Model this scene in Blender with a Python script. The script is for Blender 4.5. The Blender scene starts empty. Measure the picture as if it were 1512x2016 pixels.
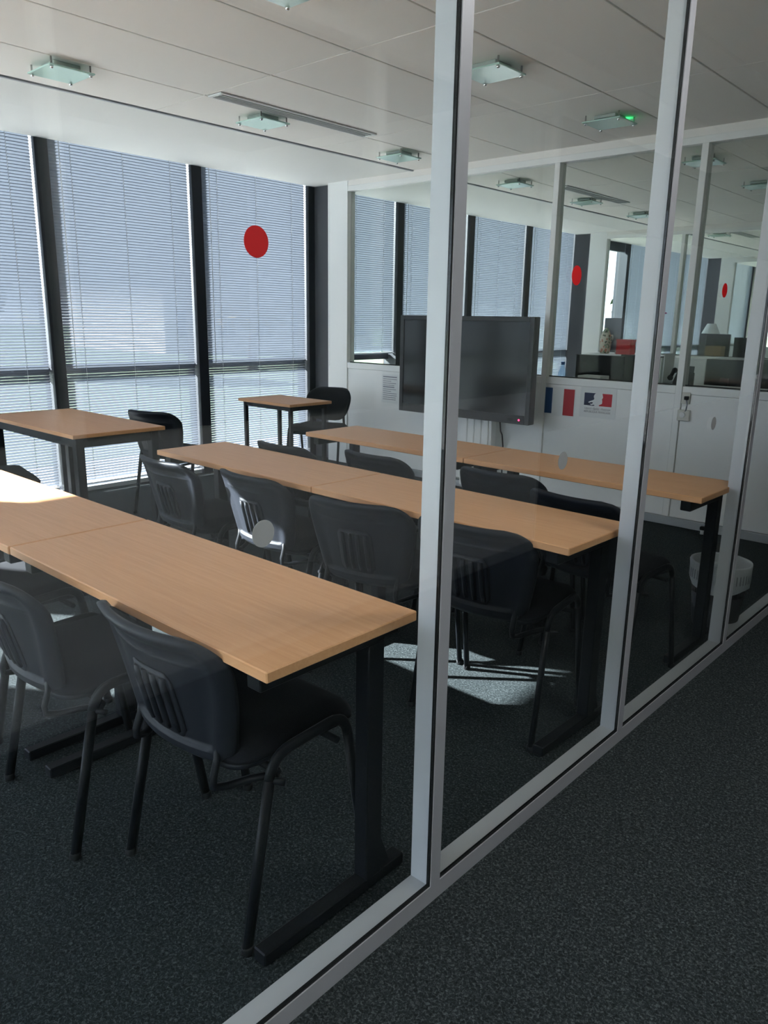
import bpy, bmesh, math, random
from mathutils import Vector, Matrix
random.seed(7)
S = bpy.context.scene
C = S.collection

# ------------------------------------------------------------------ camera
CAM_POS = (0.9788, -1.6253, 1.4079)
YAW, PITCH, ROLL, FPX = 0.7358, -0.2488, 0.0164, 1505.05
def make_camera():
    cam = bpy.data.cameras.new('camera')
    cam.sensor_fit = 'HORIZONTAL'; cam.sensor_width = 36.0
    cam.lens = FPX / 1512.0 * 36.0
    cam.clip_start = 0.05; cam.clip_end = 400
    o = bpy.data.objects.new('camera', cam); C.objects.link(o)
    f = Vector((-math.sin(YAW) * math.cos(PITCH), math.cos(YAW) * math.cos(PITCH), math.sin(PITCH)))
    r = Vector((math.cos(YAW), math.sin(YAW), 0)); u = r.cross(f)
    r2 = r * math.cos(ROLL) + u * math.sin(ROLL); u2 = -r * math.sin(ROLL) + u * math.cos(ROLL)
    m = Matrix((r2, u2, -f)).transposed().to_4x4(); m.translation = CAM_POS
    o.matrix_world = m
    S.camera = o
make_camera()

# ------------------------------------------------------------------ light
SUN_AZ = Vector((0.82, 0.572, 0)).normalized(); SUN_EL = math.radians(24.35)
sun = bpy.data.lights.new('sun', 'SUN'); sun.energy = 29.0; sun.angle = math.radians(0.53); sun.color = (1.0, 0.97, 0.93)
so = bpy.data.objects.new('sun', sun); C.objects.link(so); so.location = (-20, -15, 15)
sd = SUN_AZ * math.cos(SUN_EL) + Vector((0, 0, -math.sin(SUN_EL)))
so.rotation_euler = sd.to_track_quat('-Z', 'Y').to_euler()
W = bpy.data.worlds.new('world'); S.world = W; W.use_nodes = True
wt = W.node_tree; wt.nodes.clear()
tcw = wt.nodes.new('ShaderNodeTexCoord'); sep = wt.nodes.new('ShaderNodeSeparateXYZ'); wt.links.new(tcw.outputs['Generated'], sep.inputs[0])
ramp = wt.nodes.new('ShaderNodeValToRGB'); e = ramp.color_ramp.elements      # pale at the horizon, blue overhead, the same all round
e[0].position = 0.0; e[0].color = (0.74, 0.80, 0.88, 1); e[1].position = 0.7; e[1].color = (0.32, 0.47, 0.75, 1)
wt.links.new(sep.outputs['Z'], ramp.inputs[0])
mpw = wt.nodes.new('ShaderNodeMapping'); mpw.inputs['Scale'].default_value = (1, 1, 2.6); wt.links.new(tcw.outputs['Generated'], mpw.inputs['Vector'])
cl = wt.nodes.new('ShaderNodeTexNoise'); cl.inputs['Scale'].default_value = 3.2; cl.inputs['Detail'].default_value = 6; cl.inputs['Roughness'].default_value = 0.55
wt.links.new(mpw.outputs[0], cl.inputs['Vector'])
clr = wt.nodes.new('ShaderNodeValToRGB'); clr.color_ramp.elements[0].position = 0.48; clr.color_ramp.elements[1].position = 0.66
wt.links.new(cl.outputs['Fac'], clr.inputs[0])
mxw = wt.nodes.new('ShaderNodeMix'); mxw.data_type = 'RGBA'; mxw.inputs['B'].default_value = (0.95, 0.96, 0.98, 1)
wt.links.new(clr.outputs[0], mxw.inputs['Factor']); wt.links.new(ramp.outputs[0], mxw.inputs['A'])
bg = wt.nodes.new('ShaderNodeBackground'); bg.inputs['Strength'].default_value = 2.4
wo = wt.nodes.new('ShaderNodeOutputWorld')
wt.links.new(mxw.outputs['Result'], bg.inputs[0]); wt.links.new(bg.outputs[0], wo.inputs[0])
S.view_settings.view_transform = 'Standard'; S.view_settings.look = 'None'
S.view_settings.gamma = 1.0; S.view_settings.use_curve_mapping = False
S.view_settings.exposure = 1.63
cy = S.cycles
cy.use_denoising = True; cy.max_bounces = 14; cy.diffuse_bounces = 8; cy.glossy_bounces = 5
cy.transmission_bounces = 8; cy.transparent_max_bounces = 40; cy.sample_clamp_indirect = 6.0
cy.caustics_reflective = False; cy.caustics_refractive = False

# ------------------------------------------------------------------ materials
def new_mat(name):
    m = bpy.data.materials.new(name); m.use_nodes = True
    nt = m.node_tree; nt.nodes.clear()
    out = nt.nodes.new('ShaderNodeOutputMaterial')
    return m, nt, out
def pbr(name, col, rough=0.5, metal=0.0, noise=0.0, nscale=40.0, bump=0.0, bscale=200.0, spec=0.5, emit=None, estr=0.0, coat=0.0):
    m, nt, out = new_mat(name)
    b = nt.nodes.new('ShaderNodeBsdfPrincipled')
    b.inputs['Base Color'].default_value = (*col, 1); b.inputs['Roughness'].default_value = rough
    b.inputs['Metallic'].default_value = metal; b.inputs['Specular IOR Level'].default_value = spec
    b.inputs['Coat Weight'].default_value = coat
    nt.links.new(b.outputs[0], out.inputs[0])
    tc = nt.nodes.new('ShaderNodeTexCoord')
    if noise > 0:
        n = nt.nodes.new('ShaderNodeTexNoise'); n.inputs['Scale'].default_value = nscale; n.inputs['Detail'].default_value = 3
        nt.links.new(tc.outputs['Object'], n.inputs['Vector'])
        mx = nt.nodes.new('ShaderNodeMix'); mx.data_type = 'RGBA'
        mx.inputs['A'].default_value = (*[c * (1 - noise) for c in col], 1)
        mx.inputs['B'].default_value = (*[min(1, c * (1 + noise)) for c in col], 1)
        nt.links.new(n.outputs['Fac'], mx.inputs['Factor']); nt.links.new(mx.outputs['Result'], b.inputs['Base Color'])
    if bump > 0:
        n2 = nt.nodes.new('ShaderNodeTexNoise'); n2.inputs['Scale'].default_value = bscale; n2.inputs['Detail'].default_value = 2
        nt.links.new(tc.outputs['Object'], n2.inputs['Vector'])
        bp = nt.nodes.new('ShaderNodeBump'); bp.inputs['Strength'].default_value = bump; bp.inputs['Distance'].default_value = 0.002
        nt.links.new(n2.outputs['Fac'], bp.inputs['Height']); nt.links.new(bp.outputs[0], b.inputs['Normal'])
    if emit:
        b.inputs['Emission Color'].default_value = (*emit, 1); b.inputs['Emission Strength'].default_value = estr
    return m
def glass_mat(name, tint=(0.95, 0.97, 0.96), f0=0.045, rough=0.0):
    m, nt, out = new_mat(name)
    tr = nt.nodes.new('ShaderNodeBsdfTransparent'); tr.inputs[0].default_value = (*tint, 1)
    gl = nt.nodes.new('ShaderNodeBsdfGlossy'); gl.inputs['Roughness'].default_value = rough
    lw = nt.nodes.new('ShaderNodeLayerWeight'); lw.inputs['Blend'].default_value = 0.5
    pw = nt.nodes.new('ShaderNodeMath'); pw.operation = 'POWER'; pw.inputs[1].default_value = 5.0
    nt.links.new(lw.outputs['Facing'], pw.inputs[0])
    ma = nt.nodes.new('ShaderNodeMath'); ma.operation = 'MULTIPLY_ADD'; ma.inputs[1].default_value = 1 - f0; ma.inputs[2].default_value = f0
    nt.links.new(pw.outputs[0], ma.inputs[0])
    mx = nt.nodes.new('ShaderNodeMixShader')
    nt.links.new(ma.outputs[0], mx.inputs[0]); nt.links.new(tr.outputs[0], mx.inputs[1]); nt.links.new(gl.outputs[0], mx.inputs[2])
    nt.links.new(mx.outputs[0], out.inputs[0])
    return m
def carpet_mat():
    m, nt, out = new_mat('carpet')
    b = nt.nodes.new('ShaderNodeBsdfPrincipled'); b.inputs['Roughness'].default_value = 0.95; b.inputs['Specular IOR Level'].default_value = 0.15
    tc = nt.nodes.new('ShaderNodeTexCoord')
    mp = nt.nodes.new('ShaderNodeMapping'); mp.inputs['Scale'].default_value = (1, 1.0, 1)
    nt.links.new(tc.outputs['Object'], mp.inputs['Vector'])
    n = nt.nodes.new('ShaderNodeTexNoise'); n.inputs['Scale'].default_value = 150; n.inputs['Detail'].default_value = 4; n.inputs['Roughness'].default_value = 0.7; n.inputs['Distortion'].default_value = 0.8
    nt.links.new(mp.outputs[0], n.inputs['Vector'])
    n2 = nt.nodes.new('ShaderNodeTexNoise'); n2.inputs['Scale'].default_value = 3.0; n2.inputs['Detail'].default_value = 3
    nt.links.new(tc.outputs['Object'], n2.inputs['Vector'])
    cr = nt.nodes.new('ShaderNodeValToRGB'); e = cr.color_ramp.elements
    e[0].position = 0.38; e[0].color = (0.008, 0.011, 0.012, 1); e[1].position = 0.66; e[1].color = (0.085, 0.101, 0.104, 1)
    k = e.new(0.52); k.color = (0.021, 0.028, 0.030, 1)
    nt.links.new(n.outputs['Fac'], cr.inputs[0])
    mx = nt.nodes.new('ShaderNodeMix'); mx.data_type = 'RGBA'; mx.blend_type = 'MULTIPLY'; mx.inputs['Factor'].default_value = 0.5
    nt.links.new(cr.outputs[0], mx.inputs['A'])
    cr2 = nt.nodes.new('ShaderNodeValToRGB'); cr2.color_ramp.elements[0].color = (0.7, 0.72, 0.75, 1); cr2.color_ramp.elements[1].color = (1.15, 1.15, 1.12, 1)
    nt.links.new(n2.outputs['Fac'], cr2.inputs[0]); nt.links.new(cr2.outputs[0], mx.inputs['B'])
    nt.links.new(mx.outputs['Result'], b.inputs['Base Color'])
    bp = nt.nodes.new('ShaderNodeBump'); bp.inputs['Strength'].default_value = 0.7; bp.inputs['Distance'].default_value = 0.006
    nt.links.new(n.outputs['Fac'], bp.inputs['Height']); nt.links.new(bp.outputs[0], b.inputs['Normal'])
    nt.links.new(b.outputs[0], out.inputs[0])
    return m
def wood_mat(name, c1, c2, rough=0.42):
    m, nt, out = new_mat(name)
    b = nt.nodes.new('ShaderNodeBsdfPrincipled'); b.inputs['Roughness'].default_value = rough; b.inputs['Specular IOR Level'].default_value = 0.35
    tc = nt.nodes.new('ShaderNodeTexCoord'); mp = nt.nodes.new('ShaderNodeMapping'); mp.inputs['Scale'].default_value = (2.2, 55, 55)
    nt.links.new(tc.outputs['Object'], mp.inputs['Vector'])
    n = nt.nodes.new('ShaderNodeTexNoise'); n.inputs['Scale'].default_value = 2.0; n.inputs['Detail'].default_value = 5; n.inputs['Roughness'].default_value = 0.6; n.inputs['Distortion'].default_value = 0.4
    nt.links.new(mp.outputs[0], n.inputs['Vector'])
    cr = nt.nodes.new('ShaderNodeValToRGB'); cr.color_ramp.elements[0].position = 0.3; cr.color_ramp.elements[1].position = 0.72
    cr.color_ramp.elements[0].color = (*c1, 1); cr.color_ramp.elements[1].color = (*c2, 1)
    nt.links.new(n.outputs['Fac'], cr.inputs[0]); nt.links.new(cr.outputs[0], b.inputs['Base Color'])
    nt.links.new(b.outputs[0], out.inputs[0])
    return m
def slat_mat():
    m, nt, out = new_mat('blind_slat')
    b = nt.nodes.new('ShaderNodeBsdfPrincipled'); b.inputs['Base Color'].default_value = (0.132, 0.149, 0.182, 1); b.inputs['Roughness'].default_value = 0.5
    t = nt.nodes.new('ShaderNodeBsdfTranslucent'); t.inputs[0].default_value = (0.4, 0.45, 0.52, 1)
    mx = nt.nodes.new('ShaderNodeMixShader'); mx.inputs[0].default_value = 0.05
    nt.links.new(b.outputs[0], mx.inputs[1]); nt.links.new(t.outputs[0], mx.inputs[2]); nt.links.new(mx.outputs[0], out.inputs[0])
    return m
def foliage_mat(name, c1, c2):
    return pbr(name, [(a + b) / 2 for a, b in zip(c1, c2)], 0.8, noise=0.4, nscale=3)

M = dict(
    carpet=carpet_mat(),
    wood=wood_mat('beech_laminate', (0.60, 0.30, 0.138), (0.70, 0.37, 0.185)),
    wood_edge=wood_mat('beech_edge', (0.46, 0.24, 0.11), (0.54, 0.30, 0.15)),
    alu=pbr('satin_aluminium', (0.50, 0.51, 0.53), 0.45, 0.1, noise=0.03, nscale=8),
    alu_dark=pbr('grey_aluminium', (0.30, 0.31, 0.33), 0.45, 0.2),
    gasket=pbr('black_rubber', (0.008, 0.009, 0.010), 0.6, spec=0.2),
    white=pbr('white_panel', (0.87, 0.87, 0.85), 0.5, noise=0.02, nscale=3),
    plaster=pbr('white_plaster', (0.72, 0.715, 0.69), 0.8, noise=0.02, nscale=4),
    tile=pbr('ceiling_tile', (0.88, 0.845, 0.80), 0.9, noise=0.05, nscale=90, bump=0.25, bscale=160),
    grid=pbr('ceiling_grid', (0.16, 0.155, 0.15), 0.8),
    glass=glass_mat('clear_glass', f0=0.04),
    win_glass=glass_mat('window_glass', tint=(0.90, 0.93, 0.97), f0=0.04),
    back_glass=glass_mat('back_glass', tint=(0.88, 0.905, 0.89), f0=0.006),
    mullion=pbr('dark_mullion', (0.006, 0.008, 0.014), 0.5, spec=0.3),
    dark_panel=pbr('dark_closure_panel', (0.05, 0.052, 0.06), 0.6),
    slat=slat_mat(),
    rail=pbr('blind_rail', (0.6, 0.63, 0.68), 0.4),
    cord=pbr('blind_cord', (0.75, 0.77, 0.8), 0.8),
    plastic=pbr('black_plastic', (0.010, 0.012, 0.017), 0.5, spec=0.2, bump=0.15, bscale=900),
    fabric=pbr('black_fabric', (0.007, 0.008, 0.011), 0.95, noise=0.25, nscale=300, bump=0.4, bscale=500, spec=0.2),
    metal_black=pbr('black_painted_steel', (0.004, 0.005, 0.007), 0.45, spec=0.18),
    chrome=pbr('chrome', (0.8, 0.8, 0.8), 0.15, 1.0),
    frost=pbr('frosted_green_glass', (0.50, 0.72, 0.64), 0.25, coat=0.3),
    lamp_body=pbr('lamp_body', (0.45, 0.50, 0.47), 0.3, 0.4),
    bezel=pbr('black_bezel', (0.012, 0.012, 0.014), 0.35),
    screen=pbr('dark_screen', (0.010, 0.011, 0.013), 0.12, spec=0.6),
    red=pbr('red_sticker', (0.46, 0.001, 0.004), 0.5),
    grey_dot=pbr('grey_sticker', (0.26, 0.27, 0.27), 0.6),
    paper=pbr('white_paper', (0.78, 0.79, 0.78), 0.7),
    ink=pbr('grey_ink', (0.22, 0.23, 0.26), 0.8),
    ink_dark=pbr('dark_ink', (0.05, 0.05, 0.06), 0.8),
    flag_blue=pbr('print_blue', (0.022, 0.075, 0.20), 0.5),
    flag_red=pbr('print_red', (0.45, 0.025, 0.035), 0.5),
    navy=pbr('print_navy', (0.012, 0.02, 0.06), 0.5),
    flag_red2=pbr('print_bright_red', (0.55, 0.015, 0.03), 0.5),
    skirting=pbr('grey_skirting', (0.42, 0.44, 0.45), 0.4, 0.2),
    beige=pbr('beige_plastic', (0.62, 0.60, 0.53), 0.5),
    liner=pbr('white_bin_liner', (0.55, 0.57, 0.59), 0.35, bump=0.6, bscale=60),
    bin=pbr('black_bin_plastic', (0.012, 0.012, 0.014), 0.4),
    bottle=glass_mat('bottle_plastic', tint=(0.72, 0.84, 0.93), f0=0.08, rough=0.05),
    cap=pbr('blue_cap', (0.08, 0.22, 0.6), 0.4),
    cardboard=pbr('cardboard', (0.36, 0.22, 0.11), 0.8),
    led_red=pbr('red_led', (0.5, 0.01, 0.02), 0.4, emit=(1, 0.02, 0.08), estr=3),
    led_green=pbr('green_led', (0.0, 0.5, 0.12), 0.4, emit=(0.02, 1.0, 0.25), estr=2.5),
    vase=pbr('patterned_vase', (0.62, 0.58, 0.50), 0.4),
    orchid=pbr('magenta_petals', (0.45, 0.05, 0.22), 0.6),
    stem=pbr('green_stem', (0.06, 0.16, 0.04), 0.6),
    lawn=pbr('lawn', (0.11, 0.15, 0.08), 0.95, noise=0.3, nscale=1.2),
    paving=pbr('pale_paving', (0.50, 0.465, 0.41), 0.95, noise=0.15, nscale=1.2),
    leaf=foliage_mat('foliage', (0.04, 0.09, 0.02), (0.10, 0.15, 0.04)),
    leaf2=foliage_mat('autumn_foliage', (0.20, 0.14, 0.04), (0.30, 0.20, 0.06)),
    bark=pbr('bark', (0.09, 0.06, 0.04), 0.9, noise=0.3, nscale=10),
    facade=pbr('pale_facade', (0.52, 0.46, 0.40), 0.8),
    facade_win=pbr('far_window', (0.06, 0.08, 0.11), 0.15),
    roof=pbr('far_roof', (0.20, 0.12, 0.10), 0.8),
)
# vase gets a mottled print
def vase_print():
    nt = M['vase'].node_tree; b = [n for n in nt.nodes if n.type == 'BSDF_PRINCIPLED'][0]
    tc = nt.nodes.new('ShaderNodeTexCoord'); v = nt.nodes.new('ShaderNodeTexVoronoi'); v.inputs['Scale'].default_value = 42
    nt.links.new(tc.outputs['Object'], v.inputs['Vector'])
    cr = nt.nodes.new('ShaderNodeValToRGB'); cr.color_ramp.interpolation = 'CONSTANT'; e = cr.color_ramp.elements
    e[0].color = (0.68, 0.63, 0.52, 1); e[1].position = 0.62; e[1].color = (0.05, 0.07, 0.05, 1)
    for p, c in ((0.72, (0.5, 0.2, 0.12)), (0.82, (0.2, 0.35, 0.22)), (0.9, (0.66, 0.6, 0.5))):
        k = e.new(p); k.color = (*c, 1)
    sp = nt.nodes.new('ShaderNodeSeparateColor'); nt.links.new(v.outputs['Color'], sp.inputs[0])
    nt.links.new(sp.outputs[0], cr.inputs[0]); nt.links.new(cr.outputs[0], b.inputs['Base Color'])
vase_print()

# ------------------------------------------------------------------ mesh helpers
class MB:
    def __init__(s): s.v = []; s.f = []; s.sm = []
    def add(s, vs, fs, smooth=False):
        k = len(s.v); s.v += [tuple(p) for p in vs]
        for f in fs: s.f.append(tuple(i + k for i in f)); s.sm.append(smooth)
        return s
    def box(s, x0, x1, y0, y1, z0, z1, bev=0.0):
        if bev <= 0:
            return s.add([(x0, y0, z0), (x1, y0, z0), (x1, y1, z0), (x0, y1, z0), (x0, y0, z1), (x1, y0, z1), (x1, y1, z1), (x0, y1, z1)],
                         [(0, 3, 2, 1), (4, 5, 6, 7), (0, 1, 5, 4), (1, 2, 6, 5), (2, 3, 7, 6), (3, 0, 4, 7)])
        bm = bmesh.new(); bmesh.ops.create_cube(bm, size=1)
        for v in bm.verts:
            v.co = Vector(((x0 + x1) / 2 + v.co.x * (x1 - x0), (y0 + y1) / 2 + v.co.y * (y1 - y0), (z0 + z1) / 2 + v.co.z * (z1 - z0)))
        bmesh.ops.bevel(bm, geom=bm.edges[:], offset=bev, segments=1, affect='EDGES', profile=0.5)
        bm.verts.index_update()
        s.add([v.co for v in bm.verts], [[v.index for v in f.verts] for f in bm.faces]); bm.free()
        return s
    def tube(s, path, r, n=8, flat=1.0, caps=True, up=None):
        P = [Vector(p) for p in path]; rings = []
        prev = None
        for i, p in enumerate(P):
            t = (P[min(i + 1, len(P) - 1)] - P[max(i - 1, 0)]).normalized()
            if prev is None:
                a = Vector(up) if up else (Vector((0, 0, 1)) if abs(t.z) < 0.9 else Vector((0, 1, 0)))
            else: a = prev
            a = (a - t * a.dot(t)).normalized(); prev = a
            b = t.cross(a)
            rr = r[i] if isinstance(r, (list, tuple)) else r
            rings.append([p + a * rr * math.cos(2 * math.pi * k / n) + b * rr * flat * math.sin(2 * math.pi * k / n) for k in range(n)])
        vs = [q for rg in rings for q in rg]; fs = []
        for i in range(len(rings) - 1):
            for k in range(n):
                fs.append((i * n + k, i * n + (k + 1) % n, (i + 1) * n + (k + 1) % n, (i + 1) * n + k))
        s.add(vs, fs, True)
        if caps:
            k0 = len(s.v) - len(vs)
            s.f.append(tuple(k0 + k for k in reversed(range(n)))); s.sm.append(False)
            s.f.append(tuple(k0 + len(vs) - n + k for k in range(n))); s.sm.append(False)
        return s
    def lathe(s, prof, n=20, c=(0, 0, 0), smooth=True):
        vs = []; fs = []
        for r, z in prof:
            for k in range(n):
                a = 2 * math.pi * k / n; vs.append((c[0] + r * math.cos(a), c[1] + r * math.sin(a), c[2] + z))
        for i in range(len(prof) - 1):
            for k in range(n):
                fs.append((i * n + k, i * n + (k + 1) % n, (i + 1) * n + (k + 1) % n, (i + 1) * n + k))
        fs.append(tuple(reversed(range(n)))); fs.append(tuple((len(prof) - 1) * n + k for k in range(n)))
        return s.add(vs, fs, smooth)
    def prism(s, pts, axis, a0, a1):
        # polygon in the two other axes, extruded along axis
        def mk(p, a):
            return (a, p[0], p[1]) if axis == 'x' else ((p[0], a, p[1]) if axis == 'y' else (p[0], p[1], a))
        n = len(pts)
        vs = [mk(p, a0) for p in pts] + [mk(p, a1) for p in pts]
        fs = [tuple(range(n)), tuple(reversed(range(n, 2 * n)))] + [(i, i + n, (i + 1) % n + n, (i + 1) % n) for i in range(n)]
        return s.add(vs, fs)
    def mesh(s, name, mat):
        me = bpy.data.meshes.new(name); me.from_pydata(s.v, [], s.f); me.polygons.foreach_set('use_smooth', s.sm)
        bm = bmesh.new(); bm.from_mesh(me); bmesh.ops.recalc_face_normals(bm, faces=bm.faces[:]); bm.to_mesh(me); bm.free()
        me.materials.append(mat); me.update(); return me
    def build(s, name, mat, parent=None, loc=None):
        o = bpy.data.objects.new(name, s.mesh(name, M[mat] if isinstance(mat, str) else mat)); C.objects.link(o)
        if parent: o.parent = parent
        if loc: o.location = loc
        return o
def bx(*a, bev=0.0): return MB().box(*a, bev=bev)
def tag(o, label=None, cat=None, group=None, kind=None):
    if label: o['label'] = label
    if cat: o['category'] = cat
    if group: o['group'] = group
    if kind: o['kind'] = kind
    return o
def empty(name, loc=(0, 0, 0), rz=0.0):
    o = bpy.data.objects.new(name, None); C.objects.link(o); o.location = loc; o.rotation_euler = (0, 0, rz); o.empty_display_size = 0.1
    return o
def thing(name, label, cat, loc=(0, 0, 0), rz=0.0, group=None): return tag(empty(name, loc, rz), label, cat, group)
def copy_tree(o, parent=None):
    c = o.copy(); C.objects.link(c); c.parent = parent
    for ch in o.children: copy_tree(ch, c)
    return c
def struct(name, loc=(0, 0, 0), label=None, cat=None):
    o = empty(name, loc); tag(o, label, cat, kind='structure'); return o

CEIL = 2.62; XF = -4.86   # ceiling height, inner face of the facade mullions
Y_END = 19.2; Y_FRONT = -5.45
CROSS = (3.68, 8.80, 14.0)

# ------------------------------------------------------------------ floor, ceiling
o = bx(-5.1, 4.2, Y_FRONT - 0.2, Y_END, -0.10, 0.0).build('floor', 'carpet'); tag(o, 'dark speckled grey-green carpet running through rooms and corridor', 'floor', kind='structure')
ceil = bx(XF, 4.2, Y_FRONT - 0.2, Y_END, CEIL + 0.012, CEIL + 0.16).build('ceiling', 'grid'); tag(ceil, 'suspended ceiling of long pale tiles with a smooth white margin by the windows', 'ceiling', kind='structure')
bx(XF + 0.001, -3.575, Y_FRONT - 0.2, Y_END, CEIL - 0.004, CEIL + 0.02).build('plaster_margin', 'plaster', ceil)
bx(-5.08, 4.2, Y_FRONT - 0.2, Y_END, CEIL + 0.161, CEIL + 0.30).build('slab', 'plaster', ceil)
bx(-3.575, -3.555, Y_FRONT - 0.2, Y_END, CEIL - 0.008, CEIL + 0.012).build('shadow_trim', 'alu_dark', ceil)
tx = [-3.552] + [-3.033 + 0.590 * k for k in range(7)] + [1.08, 1.67]
ty = [1.224 + 1.35 * k for k in range(-5, 14)]
tile_meshes = {}
def tile(x0, x1, y0, y1):
    w, d = round(x1 - x0, 3), round(y1 - y0, 3)
    if w < 0.05 or d < 0.05: return
    if (w, d) not in tile_meshes:
        tile_meshes[(w, d)] = bx(0.0048, w - 0.0048, 0.003, d - 0.003, 0, 0.014, bev=0.002).mesh('ceiling_tile', M['tile'])
    t = bpy.data.objects.new('ceiling_tile', tile_meshes[(w, d)]); C.objects.link(t); t.parent = ceil; t.location = (x0, y0, CEIL)
for j in range(len(ty) - 1):
    for i in range(len(tx) - 1):
        if tx[i] > 0.6 and ty[j] > 4: continue
        tile(tx[i], tx[i + 1], ty[j], ty[j + 1])

# ------------------------------------------------------------------ corridor-side glazed partition (x = 0)
part = struct('wall_right', label='glazed corridor partition with slim silver posts', cat='partition')
PY = [-0.350 + 1.0153 * k for k in range(-5, 4)]
PY[4] -= 0.06
y_lo, y_hi = PY[0] - 0.02, CROSS[0] + 0.05
pm = bx(-0.065, -0.011, 0.001, 0.037, 0.043, CEIL - 0.05).mesh('post', M['alu'])
fm = bx(-0.003, 0.0, 0.0, 0.036, 0.047, CEIL - 0.05).mesh('post_cover', M['alu_dark'])
gm = bx(-0.0112, -0.0028, -0.004, 0.033, 0.046, CEIL - 0.05).mesh('gasket', M['gasket'])
for y in PY:
    for me, nm in ((pm, 'post'), (fm, 'post_cover'), (gm, 'gasket')):
        q = bpy.data.objects.new(nm, me); C.objects.link(q); q.parent = part; q.location = (0, y, 0)
bx(-0.065, -0.0112, y_lo, y_hi, 0.0, 0.045).build('bottom_rail', 'alu', part)
bx(-0.003, 0.0, y_lo, y_hi, 0.0, 0.047).build('bottom_cover', 'alu_dark', part)
bx(-0.0112, -0.003, y_lo, y_hi, 0.0, 0.052).build('bottom_gasket', 'gasket', part)
bx(-0.065, 0.0, y_lo, y_hi, CEIL - 0.05, CEIL).build('top_rail', 'alu', part)
pane = None
for i in range(len(PY)):
    y0 = PY[i] + 0.034; y1 = (PY[i + 1] if i + 1 < len(PY) else CROSS[0]) - 0.004
    bx(-0.0105, -0.0035, y0, y1, 0.052, CEIL - 0.05).build('glass_pane', 'glass', part)
# opaque corridor wall of the rooms further on
o = bx(-0.06, 0.0, CROSS[0] + 0.06, Y_END, 0, CEIL).build('wall_right_far', 'white'); tag(o, 'white corridor wall of the rooms further back', 'wall', kind='structure')
# corridor shell on the camera's side
w = struct('wall_corridor', (1.43, 0, 0), 'half-glazed partition on the other side of the corridor', 'partition')
bx(0.0, 0.08, Y_FRONT - 0.2, 2.47, 0.06, 0.94).build('lower_panel', 'white', w)
bx(-0.008, 0.05, Y_FRONT - 0.2, 2.47, 0.0, 0.06).build('skirting', 'skirting', w)
bx(-0.004, 0.09, Y_FRONT - 0.2, 2.47, 0.94, 0.99).build('sill_rail', 'white', w)
bx(0.0, 0.08, Y_FRONT - 0.2, 2.47, 2.50, CEIL).build('head_panel', 'white', w)
for k in range(6):
    y = 2.45 - 1.45 * k
    bx(0.0, 0.08, y - 0.022, y + 0.022, 0.99, 2.50).build('post', 'white', w)
    bx(0.036, 0.044, max(Y_FRONT - 0.18, y - 1.45 + 0.022), y - 0.022, 0.99, 2.50).build('glass_pane', 'back_glass', w)
o = bx(4.1, 4.2, Y_FRONT - 0.2, 2.35, 0, CEIL).build('wall_dark_room', 'dark_panel'); tag(o, 'dark wall of the unlit room across the corridor', 'wall', kind='structure')
o = bx(0.0, 4.2, Y_FRONT - 0.3, Y_FRONT - 0.2, 0, CEIL).build('wall_corridor_end', 'white'); tag(o, 'white end wall of the corridor behind the camera', 'wall', kind='structure')
o = bx(1.55, 4.2, 2.35, 2.47, 0, CEIL).build('wall_corridor_return', 'white'); tag(o, 'white return wall where the corridor widens', 'wall', kind='structure')
o = bx(4.1, 4.2, 2.47, Y_END, 0, CEIL).build('wall_corridor_far', 'white'); tag(o, 'white far wall of the wider corridor', 'wall', kind='structure')
o = bx(-5.1, 4.2, Y_END, Y_END + 0.1, 0, CEIL).build('wall_end', 'white'); tag(o, 'white end wall beyond the last office', 'wall', kind='structure')
w = struct('wall_front', (0, Y_FRONT, 0), 'unseen end wall behind the camera, its glazing added to let in sky light', 'added window wall')  # out of view; glazed here to bring more sky light into the room
for k in range(5):
    x = -4.9 + 1.2085 * k
    bx(x - 0.05, x + 0.05, -0.12, 0.0, 0, CEIL).build('post', 'mullion', w)
    if k < 4:
        bx(x + 0.05, x + 1.1585, -0.07, -0.05, 0.06, CEIL - 0.05).build('glass_pane', 'win_glass', w)
        bx(x + 0.05, x + 1.1585, -0.12, 0.0, 0.0, 0.06).build('sill', 'mullion', w)
        bx(x + 0.05, x + 1.1585, -0.12, 0.0, CEIL - 0.05, CEIL).build('head', 'mullion', w)
# ------------------------------------------------------------------ facade: mullions, glazing, blinds
MY = [1.10 + 1.31 * k for k in range(-5, 14)]
MY[3] -= 0.22; MY[12] += 0.35
for i, y in enumerate(MY):
    t = struct('trim_%d' % (i + 1), (0, y, 0), 'dark upright facade post between two windows', 'mullion')
    bx(XF - 0.10, XF - 0.001, -0.05, 0.05, 0, CEIL + 0.155, bev=0.003).build('post', 'mullion', t)
    bx(XF - 0.20, XF - 0.101, -0.035, 0.035, -0.2, CEIL + 0.155).build('outer_fin', 'mullion', t)
for i in range(len(MY) - 1):
    y0, y1 = MY[i] + 0.05, MY[i + 1] - 0.05
    w = struct('window_%d' % (i + 1), (0, (y0 + y1) / 2, 0), 'tall facade window with a dark rail at table height', 'window'); h = (y1 - y0) / 2 - 0.001
    bx(XF - 0.165, XF - 0.145, -h, h, 0.06, 0.955).build('glass_pane', 'win_glass', w)
    bx(XF - 0.165, XF - 0.145, -h, h, 1.015, CEIL + 0.11).build('glass_pane', 'win_glass', w)
    bx(XF - 0.20, XF - 0.115, -h, h, 0.955, 1.015).build('transom', 'mullion', w)
    bx(XF - 0.20, XF - 0.115, -h, h, CEIL + 0.11, CEIL + 0.155).build('head', 'mullion', w)
    bx(XF - 0.20, XF - 0.115, -h, h, -0.1, 0.06).build('sill', 'alu', w)
    bx(XF - 0.09, XF - 0.03, -h, h, 0.0, 0.035).build('floor_strip', 'skirting', w)
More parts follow.
